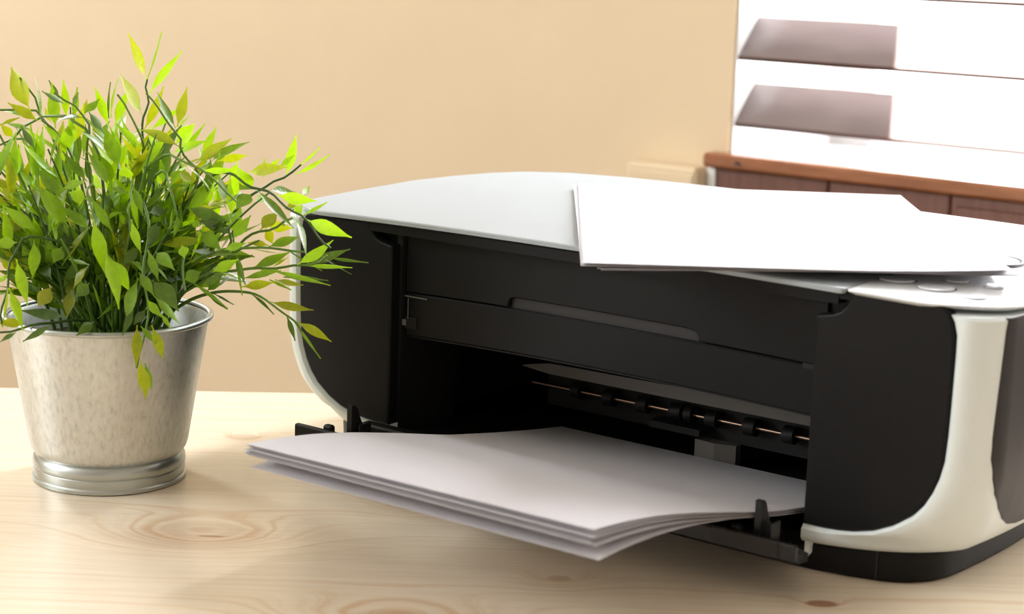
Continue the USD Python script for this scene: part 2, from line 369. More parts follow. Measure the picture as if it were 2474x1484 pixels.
# the plant's leaves (base x y z, tip x y z, width, tone) and stems (points from tip to root), in tenths of a millimetre from the foot of the pot
LEAVES = """213 37 2283 100 111 2532 66 4
226 2 2281 318 -50 2553 12 1
247 -54 2211 438 -82 2455 48 0
223 -111 2095 124 -220 2328 83 4
-383 -154 2106 -516 -34 2332 88 4
-325 -182 2051 -331 -245 2285 26 3
-160 -308 2165 -309 -194 2218 31 2
-298 48 1991 -335 130 2236 70 0
-333 287 2131 -392 285 2240 31 2
-278 221 2032 -267 116 2261 48 0
-111 -293 2157 -72 -348 2230 31 2
-62 -254 2111 43 -359 2201 31 3
-63 -278 2088 -234 -190 2050 35 3
59 -333 2019 -42 -238 2116 44 2
1 45 2014 -47 -71 2239 53 0
8 25 2060 45 -95 2272 15 2
4 100 2057 51 85 2278 15 1
32 64 2018 116 22 2225 57 0
184 137 1994 301 93 2243 53 4
430 -242 2044 320 -194 2235 39 3
377 94 2018 419 166 2237 61 4
-347 -132 2049 -501 -175 2146 57 4
204 236 1985 377 238 2119 39 0
398 1 2019 479 -63 2097 18 1
-497 142 2039 -636 246 2058 20 1
-637 150 1987 -548 233 2026 24 4
-421 -16 1986 -586 92 2007 33 1
-321 -312 1912 -422 -207 2024 39 2
-579 207 1916 -635 144 1996 48 4
-390 329 1996 -438 371 2076 39 4
-238 222 2029 -212 213 2212 39 1
-163 167 2059 -156 200 2144 31 4
-68 153 1922 -126 199 1999 44 4
-155 -84 1939 -183 -113 2070 39 0
-220 -64 1908 -321 -138 2033 45 0
-334 -213 1701 -387 -142 2031 53 0
-326 -114 1789 -340 -63 2009 39 0
-196 14 1836 -227 119 2011 33 1
-169 159 1824 -167 213 2005 37 1
79 -363 1911 -37 -446 2029 41 3
126 -274 1816 31 -191 2034 90 0
109 -212 1808 96 -199 2045 41 0
-42 -302 1746 -201 -192 1895 57 1
81 -322 1725 -30 -345 1914 61 1
-488 -160 1709 -439 -179 1913 53 0
-161 -384 1661 -319 -280 1805 73 1
-121 -399 1503 -291 -441 1747 94 1
-512 59 1627 -424 -16 1815 37 4
-15 -361 1492 -155 -443 1626 57 1
-291 -411 1479 -444 -514 1630 69 1
-396 -257 1612 -508 -178 1686 33 1
-110 -543 1737 1 -537 1777 57 0
31 -629 1694 -62 -631 1729 69 0
110 -394 1490 20 -488 1686 53 1
97 -256 1589 18 -309 1681 49 2
-170 -6 1519 -168 -113 1628 41 2
-517 140 1670 -545 67 1744 41 4
-432 81 1626 -486 184 1732 41 2
-287 47 1689 -308 42 1841 41 1
462 -305 1951 238 -265 2034 61 4
374 43 1925 490 4 2047 77 0
378 -65 1884 583 -89 1966 53 0
497 11 1827 687 68 1966 77 4
493 200 1850 572 246 2010 45 0
595 124 1828 786 5 1882 45 4
576 -255 1821 788 -340 1843 37 0
238 -534 1800 222 -606 1882 67 0
240 -454 1751 307 -522 1599 45 1
228 -438 1710 243 -345 1499 33 0
247 -618 1736 162 -650 1762 35 3
233 -610 1632 131 -567 1580 61 3
259 -266 1592 355 -160 1693 45 1
325 -315 1720 534 -265 1733 26 1
298 -319 1589 378 -241 1592 69 2
487 -632 1659 455 -543 1525 37 3
502 -619 1631 478 -565 1497 35 3
456 -296 1830 421 -340 1743 49 0
522 -201 1748 451 -309 1823 57 4
641 -455 1800 769 -448 1564 17 3
533 -503 1876 682 -423 1668 25 3
719 -358 1664 681 -344 1811 45 3
496 -301 1621 731 -278 1545 61 2
563 -272 1547 725 -267 1519 53 2
558 -492 1567 611 -494 1550 49 0
534 14 1582 613 -47 1736 57 0
239 -194 1922 87 -152 2048 41 0
219 63 1820 196 181 1946 45 2
180 30 1806 113 139 1877 53 1
279 175 1858 331 162 2002 61 4
281 -129 1852 366 -237 1939 20 2
159 -158 1835 204 -219 1963 37 1
404 -57 1600 531 -137 1700 45 4
394 223 1874 520 163 2033 29 1
670 -352 1883 698 -426 1963 11 3
1003 21 1771 1057 22 2005 52 0
1085 6 1840 1194 -5 1942 16 0
1058 -27 1788 1249 -30 1906 24 0
810 -149 1802 1039 -221 1852 68 4
845 -172 1723 773 -232 1839 73 0
1000 -337 1710 1218 -379 1690 61 0
922 -49 1700 1050 56 1675 45 3
897 -416 1747 1109 -494 1555 41 3
1162 -360 1585 1419 -465 1511 73 0
1105 -434 1625 1175 -454 1392 55 3
889 -188 1492 967 -72 1577 75 4
1107 -53 1561 1248 -115 1650 23 1
1084 113 1652 1111 215 1691 36 0
861 -348 1715 761 -263 1611 55 3
834 -312 1705 696 -245 1624 55 3
742 -221 1442 835 -191 1572 59 1
872 201 1460 1032 106 1463 55 4
858 231 1441 891 309 1335 59 4
882 198 1343 765 171 1358 41 4
839 254 1732 852 224 1843 27 0
872 246 1781 939 226 1842 27 0
983 -115 1837 1067 -148 1911 32 1
674 147 1740 705 94 1817 36 0
902 -32 1665 854 -137 1646 50 0
997 5 1586 1063 -9 1608 50 4
1048 43 1564 1102 -40 1614 55 1
952 150 1470 1055 62 1510 41 4
951 -315 1420 1108 -207 1466 55 1
716 -346 1401 836 -368 1445 45 1
822 -64 1365 1002 -179 1363 43 3
869 -352 1308 1063 -249 1387 58 1
958 -178 1288 1049 -235 1351 30 4
1095 -202 1307 1299 -263 1462 65 1
1126 47 1265 1356 155 1345 48 2
1242 -51 1327 1478 -46 1304 19 2
1122 -138 1292 1398 -161 1293 25 1
1183 29 1337 1372 80 1211 13 2
799 -237 1225 1016 -277 1283 40 1
943 -209 1273 1285 -236 1202 30 1
956 -78 1194 1109 -9 1156 38 4
998 -20 1201 1252 -34 1192 28 2
922 -52 1189 1050 -84 1140 16 1
780 -146 1160 962 -146 1192 53 4
942 -193 1091 1186 -168 1046 58 4
1092 -192 982 1283 -119 858 55 4
1087 -229 989 1240 -273 793 18 1
1035 -154 1005 1083 -154 864 30 2
835 -145 1121 972 -231 1026 20 2
624 -166 1123 740 -172 1062 18 2
595 -203 1124 696 -112 1023 16 2
656 -394 1283 797 -391 1359 60 0
777 -330 1378 833 -368 1213 38 2
775 -312 1330 811 -336 1149 15 1
589 -166 1132 695 -283 1252 55 2
620 -140 1143 687 -31 1187 14 2
598 21 1272 740 -51 1289 50 4
827 119 1186 959 44 1229 45 1
1037 -15 1344 1226 -127 1263 10 2
-349 -602 1446 -458 -684 1444 65 1
-249 -638 1468 -282 -557 1245 65 1
-333 -681 1369 -297 -603 1105 60 0
-358 -739 1225 -260 -845 1021 55 0
-364 -733 1224 -426 -629 988 15 0
-415 -562 1264 -431 -678 1240 28 0
-149 -448 1404 -178 -514 1327 73 1
-185 -528 1202 -267 -508 1085 75 4
8 -485 1316 -130 -371 1324 23 1
-4 -466 1305 -87 -449 1179 60 4
20 -541 1229 -43 -594 1158 48 3
13 -472 1233 51 -354 1001 41 3
-114 -389 1159 -116 -488 1022 65 4
-110 -513 1032 -376 -473 1052 60 2
-172 -601 1004 -337 -564 899 35 2
-355 -629 962 -429 -676 916 36 2
43 -548 1018 -27 -652 961 55 2
-335 -539 993 -458 -616 1007 55 4
74 -680 1601 124 -584 1267 79 0
136 -689 1446 223 -751 1132 77 0
150 -676 1399 239 -557 1190 68 0
250 -552 1584 287 -481 1390 48 0
341 -570 1424 394 -550 1253 48 1
365 -490 1400 489 -589 1321 70 1
523 -577 1458 537 -572 1388 63 0
296 -597 1275 220 -540 1026 65 1
299 -601 1305 393 -670 1195 55 1
334 -441 1238 490 -490 1078 75 3
375 -579 1177 530 -682 1051 43 1
345 -623 1165 421 -608 1068 43 0
431 -675 1101 493 -726 1031 25 0
318 -749 1051 329 -832 841 56 4
382 -685 1040 421 -574 831 56 4
317 -650 1024 403 -664 933 30 1
350 -772 846 372 -808 660 56 4
330 -717 860 328 -746 700 33 4
347 -692 832 372 -634 674 37 1
580 -352 1507 700 -360 1399 75 1
576 -331 1548 716 -233 1514 55 2
597 -254 1508 756 -343 1486 45 2
507 -435 1238 595 -396 1284 75 1
330 -262 1216 448 -151 1195 58 2
546 -357 1211 747 -432 1090 24 1
438 -509 1249 364 -497 1333 28 3
309 -467 1080 238 -453 990 50 2
268 -598 1104 221 -660 972 40 2
327 -482 1275 276 -462 1387 50 2
291 -397 1239 224 -471 1343 60 3
398 -245 1104 444 -280 1203 55 2
589 -321 1195 703 -332 1266 40 2
588 -139 1334 469 -90 1251 45 4
648 -261 1371 546 -380 1397 35 2
636 -251 1364 759 -349 1395 35 3
180 -423 1309 264 -427 1420 60 2
362 -409 1557 327 -477 1416 65 2
-99 28 1686 -145 109 1851 37 2
-308 -33 1715 -310 -113 1838 33 1
-3 2 1705 -27 -82 1864 53 2
-486 -47 1494 -461 37 1404 61 2
-340 -160 1438 -406 -181 1533 57 2
-606 134 1480 -538 108 1390 53 4
-452 -105 1484 -487 -200 1432 60 4
-391 -256 1240 -534 -215 1338 70 4
-233 -337 1200 -329 -227 1287 65 2
-184 -292 1333 -306 -274 1381 55 1
-130 -253 1313 -181 -301 1384 75 2
-460 -259 1238 -518 -326 1312 50 4
-447 -205 1083 -468 -289 1138 35 4
-526 -226 1089 -586 -169 1087 30 1"""
STEMS = """228 0 2286 227 0 2208 236 0 2165 207 0 2082 200 0 1982 203 0 1900 207 0 1818 247 0 1771 259 0 1734 259 0 1661 230 0 1590 93 0 1285 41 -49 780
-216 -300 2221 -159 -295 2181 -112 -281 2156 -72 -258 2100 -42 -225 2039 -61 -183 1974 -49 -131 1628 -44 -70 1245 5 -63 780
-454 -100 2279 -379 -98 2187 -359 -94 2144 -341 -86 2054 -271 -75 1995 -228 -61 1938 -138 -44 1706 -77 -23 1330 24 -107 780
281 -300 2234 377 -298 2111 439 -290 2027 467 -278 1985 458 -260 1944 477 -238 1895 504 -211 1857 534 -179 1818 532 -141 1757 439 -99 1547 243 -52 1109 87 13 780
147 -400 2233 220 -392 2114 264 -367 2012 258 -327 2004 258 -269 1962 252 -196 1785 162 -106 1352 11 198 780
794 -450 1683 679 -444 1792 597 -428 1850 483 -400 1890 421 -361 1915 372 -311 1900 281 -250 1826 237 -178 1759 172 -94 1444 95 -132 780
1300 -400 1439 1220 -398 1513 1171 -392 1582 1143 -382 1606 1088 -367 1628 1029 -349 1663 990 -327 1699 929 -300 1729 854 -269 1736 791 -235 1765 750 -196 1790 676 -153 1802 555 -106 1738 384 -55 1445 132 137 780
1086 0 1841 1059 0 1817 996 0 1765 933 0 1740 879 0 1701 820 0 1667 700 0 1542 373 0 1200 90 110 780
1068 -200 1568 1015 -197 1543 960 -188 1499 877 -172 1480 821 -150 1452 767 -122 1400 668 -88 1272 382 -47 1066 152 40 780
1262 -200 1363 1149 -198 1306 1069 -190 1299 988 -178 1279 846 -160 1271 734 -138 1248 580 -111 1228 435 -79 1145 217 -42 963 110 17 780
1150 -300 1396 1051 -294 1401 931 -276 1409 814 -245 1397 684 -202 1378 539 -147 1302 295 -80 1021 123 8 780
1129 -250 939 1099 -248 988 1038 -243 1031 957 -234 1087 906 -222 1118 844 -207 1138 792 -188 1140 664 -165 1132 585 -139 1111 493 -109 1072 417 -76 1022 286 -40 930 193 -159 780
-434 -600 988 -423 -594 1133 -408 -576 1198 -404 -546 1329 -371 -504 1396 -361 -450 1441 -247 -384 1437 -189 -306 1405 -74 -216 1349 -35 -114 1159 -6 28 780
-463 -550 942 -371 -535 956 -310 -489 974 -208 -412 976 -111 -306 973 -37 -168 921 -36 196 780
283 -600 782 332 -593 987 342 -570 1119 306 -533 1292 312 -481 1396 317 -415 1499 292 -333 1576 225 -237 1675 162 -126 1449 34 92 780
253 -600 1525 252 -591 1579 231 -562 1629 244 -516 1681 223 -450 1711 221 -366 1747 152 -262 1744 72 -141 1355 22 -13 780
71 -620 1522 65 -607 1552 31 -569 1682 1 -506 1719 8 -418 1743 -3 -304 1676 -10 -164 1356 14 -23 780
-657 200 1699 -623 178 1827 -508 111 1978 -250 148 780
-653 200 1870 -552 194 1915 -494 178 1910 -434 150 1829 -329 111 1538 -110 61 1124 44 -197 780
-572 -100 1763 -490 -96 1660 -454 -84 1599 -380 -64 1421 -182 -36 1092 17 -120 780
-553 -200 1310 -408 -188 1298 -284 -150 1296 -169 -88 1149 -50 183 780
483 -500 1607 460 -486 1694 426 -444 1776 400 -375 1823 336 -278 1798 218 -153 1455 53 61 780
-621 100 2079 -532 96 2081 -424 84 2088 -312 64 1921 -171 36 1507 -44 131 780
528 -500 1197 515 -480 1252 499 -420 1319 501 -320 1399 361 -180 1090 99 14 780
712 0 1383 717 0 1439 676 0 1483 689 0 1447 491 0 1251 175 -184 780"""

# ------------------------------------------------------------------ the room
S0, S1, Q0, Q1, H = -2.6, 1.3, -2.2, 1.525, 2.6
T = 0.315                                     # thickness of the window wall
WL, WR, WB, WT = -0.89, 0.62, 0.842, 1.98      # the window opening
obj("floor", rbox(S0 - 0.2, S1 + 0.2, Q0 - 0.2, Q1 + T, -0.1, 0.0), "floor", kind="structure", label="wooden floor below the table")
obj("ceiling", rbox(S0 - 0.2, S1 + 0.2, Q0 - 0.2, Q1 + T, H, H + 0.1), "white_wall", kind="structure", label="plain white ceiling")
obj("wall_back", join(rbox(S0 - 0.2, WL, Q1, Q1 + T, 0, H), rbox(WR, S1 + 0.2, Q1, Q1 + T, 0, H), rbox(WL, WR, Q1, Q1 + T, 0, WB), rbox(WL, WR, Q1, Q1 + T, WT, H)), "wall", smooth=False, kind="structure", label="peach beige painted wall behind the table")
A0, A1, B0, B1 = 1.05, 1.27, -1.95, -0.35        # the two windows of the left wall, along q
obj("wall_left", join(rbox(S0 - 0.2, S0, Q0, B0, 0, H), rbox(S0 - 0.2, S0, B1, A0, 0, H), rbox(S0 - 0.2, S0, A1, Q1, 0, H), rbox(S0 - 0.2, S0, A0, A1, 0, 0.9), rbox(S0 - 0.2, S0, A0, A1, 2.3, H), rbox(S0 - 0.2, S0, B0, B1, 0, 1.1), rbox(S0 - 0.2, S0, B0, B1, 2.5, H)), "wall", smooth=False, kind="structure", label="left wall of the room")
obj("wall_right", rbox(S1, S1 + 0.2, Q0, Q1, 0, H), "dim_wall", kind="structure", label="right wall of the room")
obj("wall_front", rbox(S0 - 0.2, S1 + 0.2, Q0 - 0.2, Q0, 0, H), "dim_wall", kind="structure", label="wall behind the camera")

w1 = thing("window_1", "bright white framed window behind the wooden blind", None, kind="structure")
f0, f1 = Q1 + 0.20, Q1 + 0.26
obj("frame", join(rbox(WL, WL + 0.05, f0, f1, WB, WT), rbox(WR - 0.05, WR, f0, f1, WB, WT), rbox(WL, WR, f0, f1, WB, WB + 0.05), rbox(WL, WR, f0, f1, WT - 0.05, WT)), "frame", w1, smooth=False)
obj("jamb", rbox(WL, WL + 0.003, Q1 + 0.003, f0, 0.858, WT - 0.003), "frame", w1, smooth=False)
obj("jamb", rbox(WR - 0.003, WR, Q1 + 0.003, f0, 0.858, WT - 0.003), "frame", w1, smooth=False)
obj("soffit", rbox(WL, WR, Q1 + 0.003, f0, WT - 0.003, WT), "frame", w1, smooth=False)
obj("mullion", rbox(-0.03, 0.03, f0 - 0.01, f1, WB + 0.05, WT - 0.05, 0.006), "frame", w1, smooth=False)
obj("pane", rbox(WL + 0.05, -0.03, f0 + 0.03, f0 + 0.034, WB + 0.05, WT - 0.05), "glass", w1, smooth=False)
obj("pane", rbox(0.03, WR - 0.05, f0 + 0.03, f0 + 0.034, WB + 0.05, WT - 0.05), "glass", w1, smooth=False)
obj("sill_slab", rbox(WL, WR, Q1 + 0.002, Q1 + 0.20, 0.843, 0.858, 0.002), "sill", w1, smooth=False, label="white window sill slab behind the wooden board")
for k, (a, b, z0, z1) in enumerate(((A0, A1, 0.9, 2.3), (B0, B1, 1.1, 2.5))):
    w = thing(f"window_{k + 2}", "window in the left wall of the room", None, kind="structure")
    obj("shade", rbox(S0 - 0.15, S0 - 0.142, a, b, z0, z1), "white_wall", w, smooth=False)
    obj("frame", join(rbox(S0 - 0.14, S0 - 0.08, a, a + 0.04, z0, z1), rbox(S0 - 0.14, S0 - 0.08, b - 0.04, b, z0, z1), rbox(S0 - 0.14, S0 - 0.08, a, b, z0, z0 + 0.04), rbox(S0 - 0.14, S0 - 0.08, a, b, z1 - 0.04, z1)), "frame", w, smooth=False)

# the dark boards below the sill, one by one, and the sill's wooden front board
p = thing("wall_panelling", "dark red-brown upright wooden boards on the wall below the window sill", "wall panelling")
for k in range(12):
    a = -0.8945 + 0.119 * k
    obj("board", rbox(a, a + 0.1175, Q1 - 0.012, Q1 - 0.0005, 0.02, 0.8475, 0.0015), "board", p, smooth=False)
    if k >= 2:
        obj("raised_field", rbox(a + 0.006, a + 0.111, Q1 - 0.0145, Q1 - 0.0122, 0.06, 0.838, 0.001), "board", p, smooth=False)
obj("end_trim", rbox(-0.9045, -0.8955, Q1 - 0.013, Q1 - 0.0005, 0.02, 0.8475, 0.001), "frame", p, smooth=False, label="narrow white strip at the left end of the boards")
p = thing("sill_board", "orange-brown wooden front board of the window sill with a dark plug", "window sill")
obj("board", rbox(-0.905, 0.60, Q1 - 0.022, Q1 + 0.0015, 0.8482, 0.8615, 0.0025), "rail", p, smooth=False)
pl = trimesh.creation.cylinder(0.0022, 0.003, sections=16)
pl.apply_transform(trimesh.geometry.align_vectors([0, 0, 1], -N)); pl.apply_translation(room(-0.8665, Q1 - 0.0225, 0.855))
obj("plug", pl, "plug", p)
obj("wall_box", join(rbox(-0.985, -0.906, Q1 - 0.03, Q1 - 0.0005, 0.25, 0.8465, 0.003), rbox(-0.982, -0.909, Q1 - 0.0315, Q1 - 0.0295, 0.27, 0.840, 0.001)), "wall", smooth=False, label="beige painted box standing out of the wall left of the window sill", cat="wall box")

# the wooden blind: slats tilted towards the room
p = thing("window_blind", "dark brown wooden venetian blind with tilted slats across the bright window", "window blind")
up_ = np.array([0, 0, 1.0])
for k in range(17):
    z0 = 0.8885 + 0.0627 * k
    ax = np.linspace(-1, 1, 9); prof = []
    for t, sgn in [(t, 1) for t in ax] + [(t, -1) for t in ax[::-1]]:
        along = (t + 1) / 2 * 0.0505; lift = 0.0006 * (1 - t * t) + sgn * 0.0019
        prof.append((0.034 / 0.0505 * along - 0.72 * lift, 0.0365 / 0.0505 * along + 0.69 * lift))
    prof = np.array(prof)
    ring = lambda s: s * E + (Q1 + 0.006 + prof[:, :1]) * N + (z0 + prof[:, 1:]) * up_
    sl = obj("slat", loft([ring(-0.8885), ring(0.585)]), "slat", p)
    lip = lambda s: s * E + (Q1 + 0.006 + np.array([[0.0016], [-0.0018], [-0.0025], [0.0009]])) * N + (z0 + np.array([[-0.0016], [0.0014], [0.0008], [-0.0026]])) * up_
    obj("front_edge", loft([lip(-0.8885), lip(0.585)]), "slat_edge", sl, smooth=False, label="darker brown front edge of the slat")
obj("head_rail", rbox(-0.886, 0.6, Q1 + 0.008, Q1 + 0.055, 1.955, 1.978, 0.002), "slat", p, smooth=False)
for s in (-0.55, 0.05, 0.5):
    obj("ladder_cord", join(tube([room(s, Q1 + 0.0045, 0.86), room(s, Q1 + 0.0045, 1.955)], 0.0008, 0.0008), tube([room(s, Q1 + 0.042, 0.86), room(s, Q1 + 0.042, 1.955)], 0.0008, 0.0008)), "rail", p)
for k in range(1):
    e_ = trimesh.creation.annulus(0.0016, 0.0026, 0.0012, sections=20)
    n_ = np.array(-0.72 * N + 0.69 * up_)
    e_.apply_transform(trimesh.geometry.align_vectors([0, 0, 1], n_)); e_.apply_translation(room(-0.862, Q1 + 0.006 + 0.027, 0.8885 + 0.0295))
    obj("cord_eyelet", e_, "rail", p)

# ------------------------------------------------------------------ the table
TA = 0.0688                                     # the table is turned a little against the camera's axes
tx, ty = np.array([math.cos(TA), math.sin(TA)]), np.array([-math.sin(TA), math.cos(TA)])
far = np.array([-0.348, 1.229])
org = far + tx * (-0.10) - ty * 0.375
t = thing("table", "pale knotty pine table with a smooth varnished top", "table", (org[0], org[1], 0), TA)
obj("tabletop", box(-0.45, 0.95, -0.375, 0.375, TZ - 0.028, TZ, 0.002), "table", t, smooth=False)
for sx, sy in ((-0.40, -0.33), (0.90, -0.33), (-0.40, 0.33), (0.90, 0.33)):
    obj("leg", box(sx - 0.025, sx + 0.025, sy - 0.025, sy + 0.025, 0.0, TZ - 0.0285, 0.003), "table", t, smooth=False)
obj("apron", join(box(-0.374, 0.874, -0.34, -0.32, TZ - 0.11, TZ - 0.0285), box(-0.374, 0.874, 0.32, 0.34, TZ - 0.11, TZ - 0.0285)), "table", t, smooth=False)

# ------------------------------------------------------------------ the printer (local axes: u along its front, d into its depth, z up)
PO = (-0.1326, 1.1141)
C = 0.2153
P = thing("printer", "black and white inkjet printer with open output tray loaded with paper", "printer", (PO[0], PO[1], TZ), YAW)
pz = np.array([0.010, 0.016, 0.0254, 0.0273, 0.030, 0.0412, 0.055, 0.0713, 0.096, 0.126, 0.16])
pu = np.array([0.345, 0.350, 0.366, 0.382, 0.393, 0.4125, 0.422, 0.4268, 0.4275, 0.428, 0.428])


def bez(a, b, c, d, n):
    t = np.linspace(0, 1, n)[:, None]
    return (1 - t) ** 3 * a + 3 * t * (1 - t) ** 2 * b + 3 * t * t * (1 - t) * c + t ** 3 * d


def shell_ring(z, inset=0.0, front=-0.001):
    w = math.sqrt(max(0.0, 1 - (max(0.0, 0.078 - z) / 0.0625) ** 2))
    uf = float(np.interp(z, pz, pu)) + 0.0035
    us, ds = 0.4205 + 0.033 * w, 0.050 - 0.028 * w
    p0, p3 = np.array([uf, front]), np.array([us - 0.004, ds])
    k = 0.5 - 0.12 * w
    corner = bez(p0, p0 + [k * (p3[0] - p0[0]), 0], p3 - [0.02 * (p3[0] - p0[0]), k * (p3[1] - p0[1])], p3, 18)
    db = 0.248 + 0.012 * w
    side = bez(p3, p3 + [0.006, 0.05], np.array([us, db - 0.12]), np.array([us - 0.002, db - 0.065]), 12)[1:]
    back = bez(side[-1], side[-1] + [-0.004, 0.035], np.array([us - 0.04, db - 0.006]), np.array([us - 0.12, db - 0.002]), 12)[1:]
    half = np.vstack([np.stack([np.linspace(C, uf, 14)[:-1], np.full(13, front)], 1), corner, side, back, [[C, db]]])
    if inset:
        h2 = half.copy(); h2[:, 0] = C + (half[:, 0] - C) * (1 - inset / 0.22); h2[:, 1] = 0.12 + (half[:, 1] - 0.12) * (1 - inset / 0.12); half = h2
    left = half[1:-1][::-1] * [-1, 1] + [2 * C, 0]
    o = np.vstack([half, left])
    return np.column_stack([o, np.full(len(o), z)])


zs = [0.0155, 0.0165, 0.0185, 0.021, 0.024, 0.0275, 0.032, 0.037, 0.043, 0.05, 0.058, 0.068, 0.08, 0.1, 0.12, 0.135, 0.142, 0.1435]
rings = [shell_ring(z, inset={0.0155: 0.003, 0.0165: 0.0012, 0.1435: 0.0012}.get(z, 0)) for z in zs]
shell = solid(loft(rings))

# outlines of the black front panels, in (u, z)
right_panel = np.array([(0.3545, 0.0254), (0.366, 0.0255), (0.374, 0.0261), (0.3823, 0.0273), (0.393, 0.0302), (0.403, 0.0350), (0.4125, 0.0418), (0.418, 0.0482), (0.422, 0.0555), (0.4248, 0.063), (0.4268, 0.0720), (0.4275, 0.084), (0.4278, 0.100), (0.428, 0.125), (0.4278, 0.134), (0.4262, 0.140), (0.4235, 0.1445), (0.4200, 0.1472), (0.4145, 0.1484), (0.40, 0.1486), (0.3745, 0.1489),
                        (0.3730, 0.1475), (0.3722, 0.1440), (0.3705, 0.1402), (0.3675, 0.1370), (0.363, 0.1350), (0.3575, 0.1340), (0.3545, 0.1335)])
left_panel = right_panel.copy(); left_panel[:, 0] = 2 * C - left_panel[:, 0]; left_panel[:, 0] += 0.0005
left_panel[:, 1] = np.minimum(left_panel[:, 1], 0.1455)


def dense(p, step=0.003):
    out = []
    for a, b in zip(p, np.roll(p, -1, 0)):
        n = max(1, int(np.linalg.norm(b - a) / step)); out += [a + (b - a) * i / n for i in range(n)]
    return np.array(out)


right_panel, left_panel = dense(right_panel), dense(left_panel)
for poly in (right_panel, left_panel):
    shell -= solid(plate(poly, [(-0.004, 0.0035), (-0.0012, 0.0028), (0.0012, 0.0005), (0.008, 0.0005)]))
shell -= solid(box(0.0775, 0.3542, -0.05, 0.035, -0.01, 0.2))
shell -= solid(box(0.0700, 0.3610, 0.0004, 0.035, 0.0257, 0.2))
shell -= solid(box(0.056, 0.3745, -0.05, 0.035, 0.1325, 0.2))
shell -= solid(box(0.055, 0.372, 0.034, 0.215, 0.010, 0.1405))
obj("white_shell", tri(shell), "white", P, smooth=35, label="glossy white outer shell")
obj("front_panel", plate(right_panel, [(-0.0004, -0.0012), (0.0000, -0.0004), (0.0006, 0.0), (0.0075, 0.0)]), "black", P, smooth=25)
obj("front_panel", plate(left_panel, [(-0.0004, -0.0012), (0.0000, -0.0004), (0.0006, 0.0), (0.0075, 0.0)]), "black", P, smooth=25)


# side panels: the black ovals on the ends
def side_panel(sign):
    o = dense(np.array([(0.0146, 0.1432), (0.0138, 0.137), (0.0134, 0.127), (0.0127, 0.111), (0.0121, 0.097), (0.0117, 0.085), (0.0121, 0.0745), (0.0150, 0.064), (0.0190, 0.0555), (0.0282, 0.046), (0.0399, 0.0376), (0.0521, 0.0318), (0.066, 0.0288), (0.085, 0.0280), (0.11, 0.029), (0.17, 0.036), (0.205, 0.050), (0.225, 0.08), (0.23, 0.12), (0.228, 0.1432)]), 0.006)
    v, f = o, mapbox_earcut.triangulate_float64(o, np.array([len(o)], np.uint32)).reshape(-1, 3).astype(int)
    fine = trimesh.Trimesh(np.column_stack([v, np.zeros(len(v))]), f, process=False)
    for _ in range(3):
        fine = fine.subdivide()
    pts = fine.vertices

    def lift(dz, by):
        out = []
        for d, z in dz:
            r = shell_ring(z); h = r[(r[:, 0] > C)]; h = h[np.argsort(h[:, 1])]
            far = h[h[:, 0] > 0.40]; u = float(np.interp(d, far[:, 1], far[:, 0]))
            out.append((u + by, d, z))
        return np.array(out)
    a, b = lift(pts[:, :2], 0.0006), lift(pts[:, :2], -0.004)
    edges = fine.edges_sorted; uniq, cnt = np.unique(edges, axis=0, return_counts=True); rim = uniq[cnt == 1]; n = len(a)
    f = np.vstack([fine.faces, fine.faces[:, ::-1] + n, np.column_stack([rim, rim[:, 1] + n]), np.column_stack([rim[:, 0], rim[:, 1] + n, rim[:, 0] + n])])
    v = np.vstack([a, b])
    if sign < 0:
        v[:, 0] = 2 * C - v[:, 0]
    m = trimesh.Trimesh(v, f, process=False); trimesh.repair.fix_normals(m)
    return m


obj("side_panel", side_panel(1), "charcoal", P, smooth=30)
obj("side_panel", side_panel(-1), "charcoal", P, smooth=30)

# plinth
bh = np.array([(C, 0.003), (0.30, 0.003), (0.345, 0.0032), (0.362, 0.0042), (0.378, 0.0068), (0.3926, 0.011), (0.4005, 0.0145), (0.407, 0.0195), (0.412, 0.0255), (0.4155, 0.032), (0.4185, 0.042), (0.420, 0.055), (0.4215, 0.078), (0.4225, 0.11), (0.422, 0.15), (0.419, 0.195), (0.410, 0.222), (0.390, 0.238), (0.36, 0.245), (C, 0.246)])
bo = np.vstack([bh, bh[1:-1][::-1] * [-1, 1] + [2 * C, 0]])
plinth = loft([np.column_stack([offset(bo, o), np.full(len(bo), z)]) for z, o in ((0.0, -0.003), (0.0012, -0.001), (0.003, 0.0), (0.014, 0.0005), (0.0185, -0.002))])
pl_s = solid(plinth) - solid(box(0.10, 0.33, -0.01, 0.21, 0.009, 0.05))
obj("plinth", tri(pl_s), "black", P, smooth=35, label="black plinth")
obj("plinth_seam", box(0.3915, 0.3921, 0.0097, 0.014, 0.002, 0.0165), "charcoal", P, smooth=False)
obj("white_tab", loft([np.array([(0.3560, 0.0005, 0.0165), (0.3592, 0.0005, 0.0165), (0.3592, 0.004, 0.0165), (0.3560, 0.004, 0.0165)]), np.array([(0.3562, 0.0003, 0.010), (0.3588, 0.0003, 0.010), (0.3588, 0.004, 0.010), (0.3562, 0.004, 0.010)]), np.array([(0.3548, 0.001, 0.0062), (0.3565, 0.001, 0.0066), (0.3565, 0.004, 0.0066), (0.3548, 0.004, 0.0062)])]), "white", P, smooth=30, label="small white tab below the shell's corner")


# lid and control panel
def lid_z(u, d):
    return 0.1506 - 0.0023 * np.abs((u - C) / 0.205) ** 2.4 + 0.0030 * np.clip(d / 0.14, 0, 1) ** 1.3


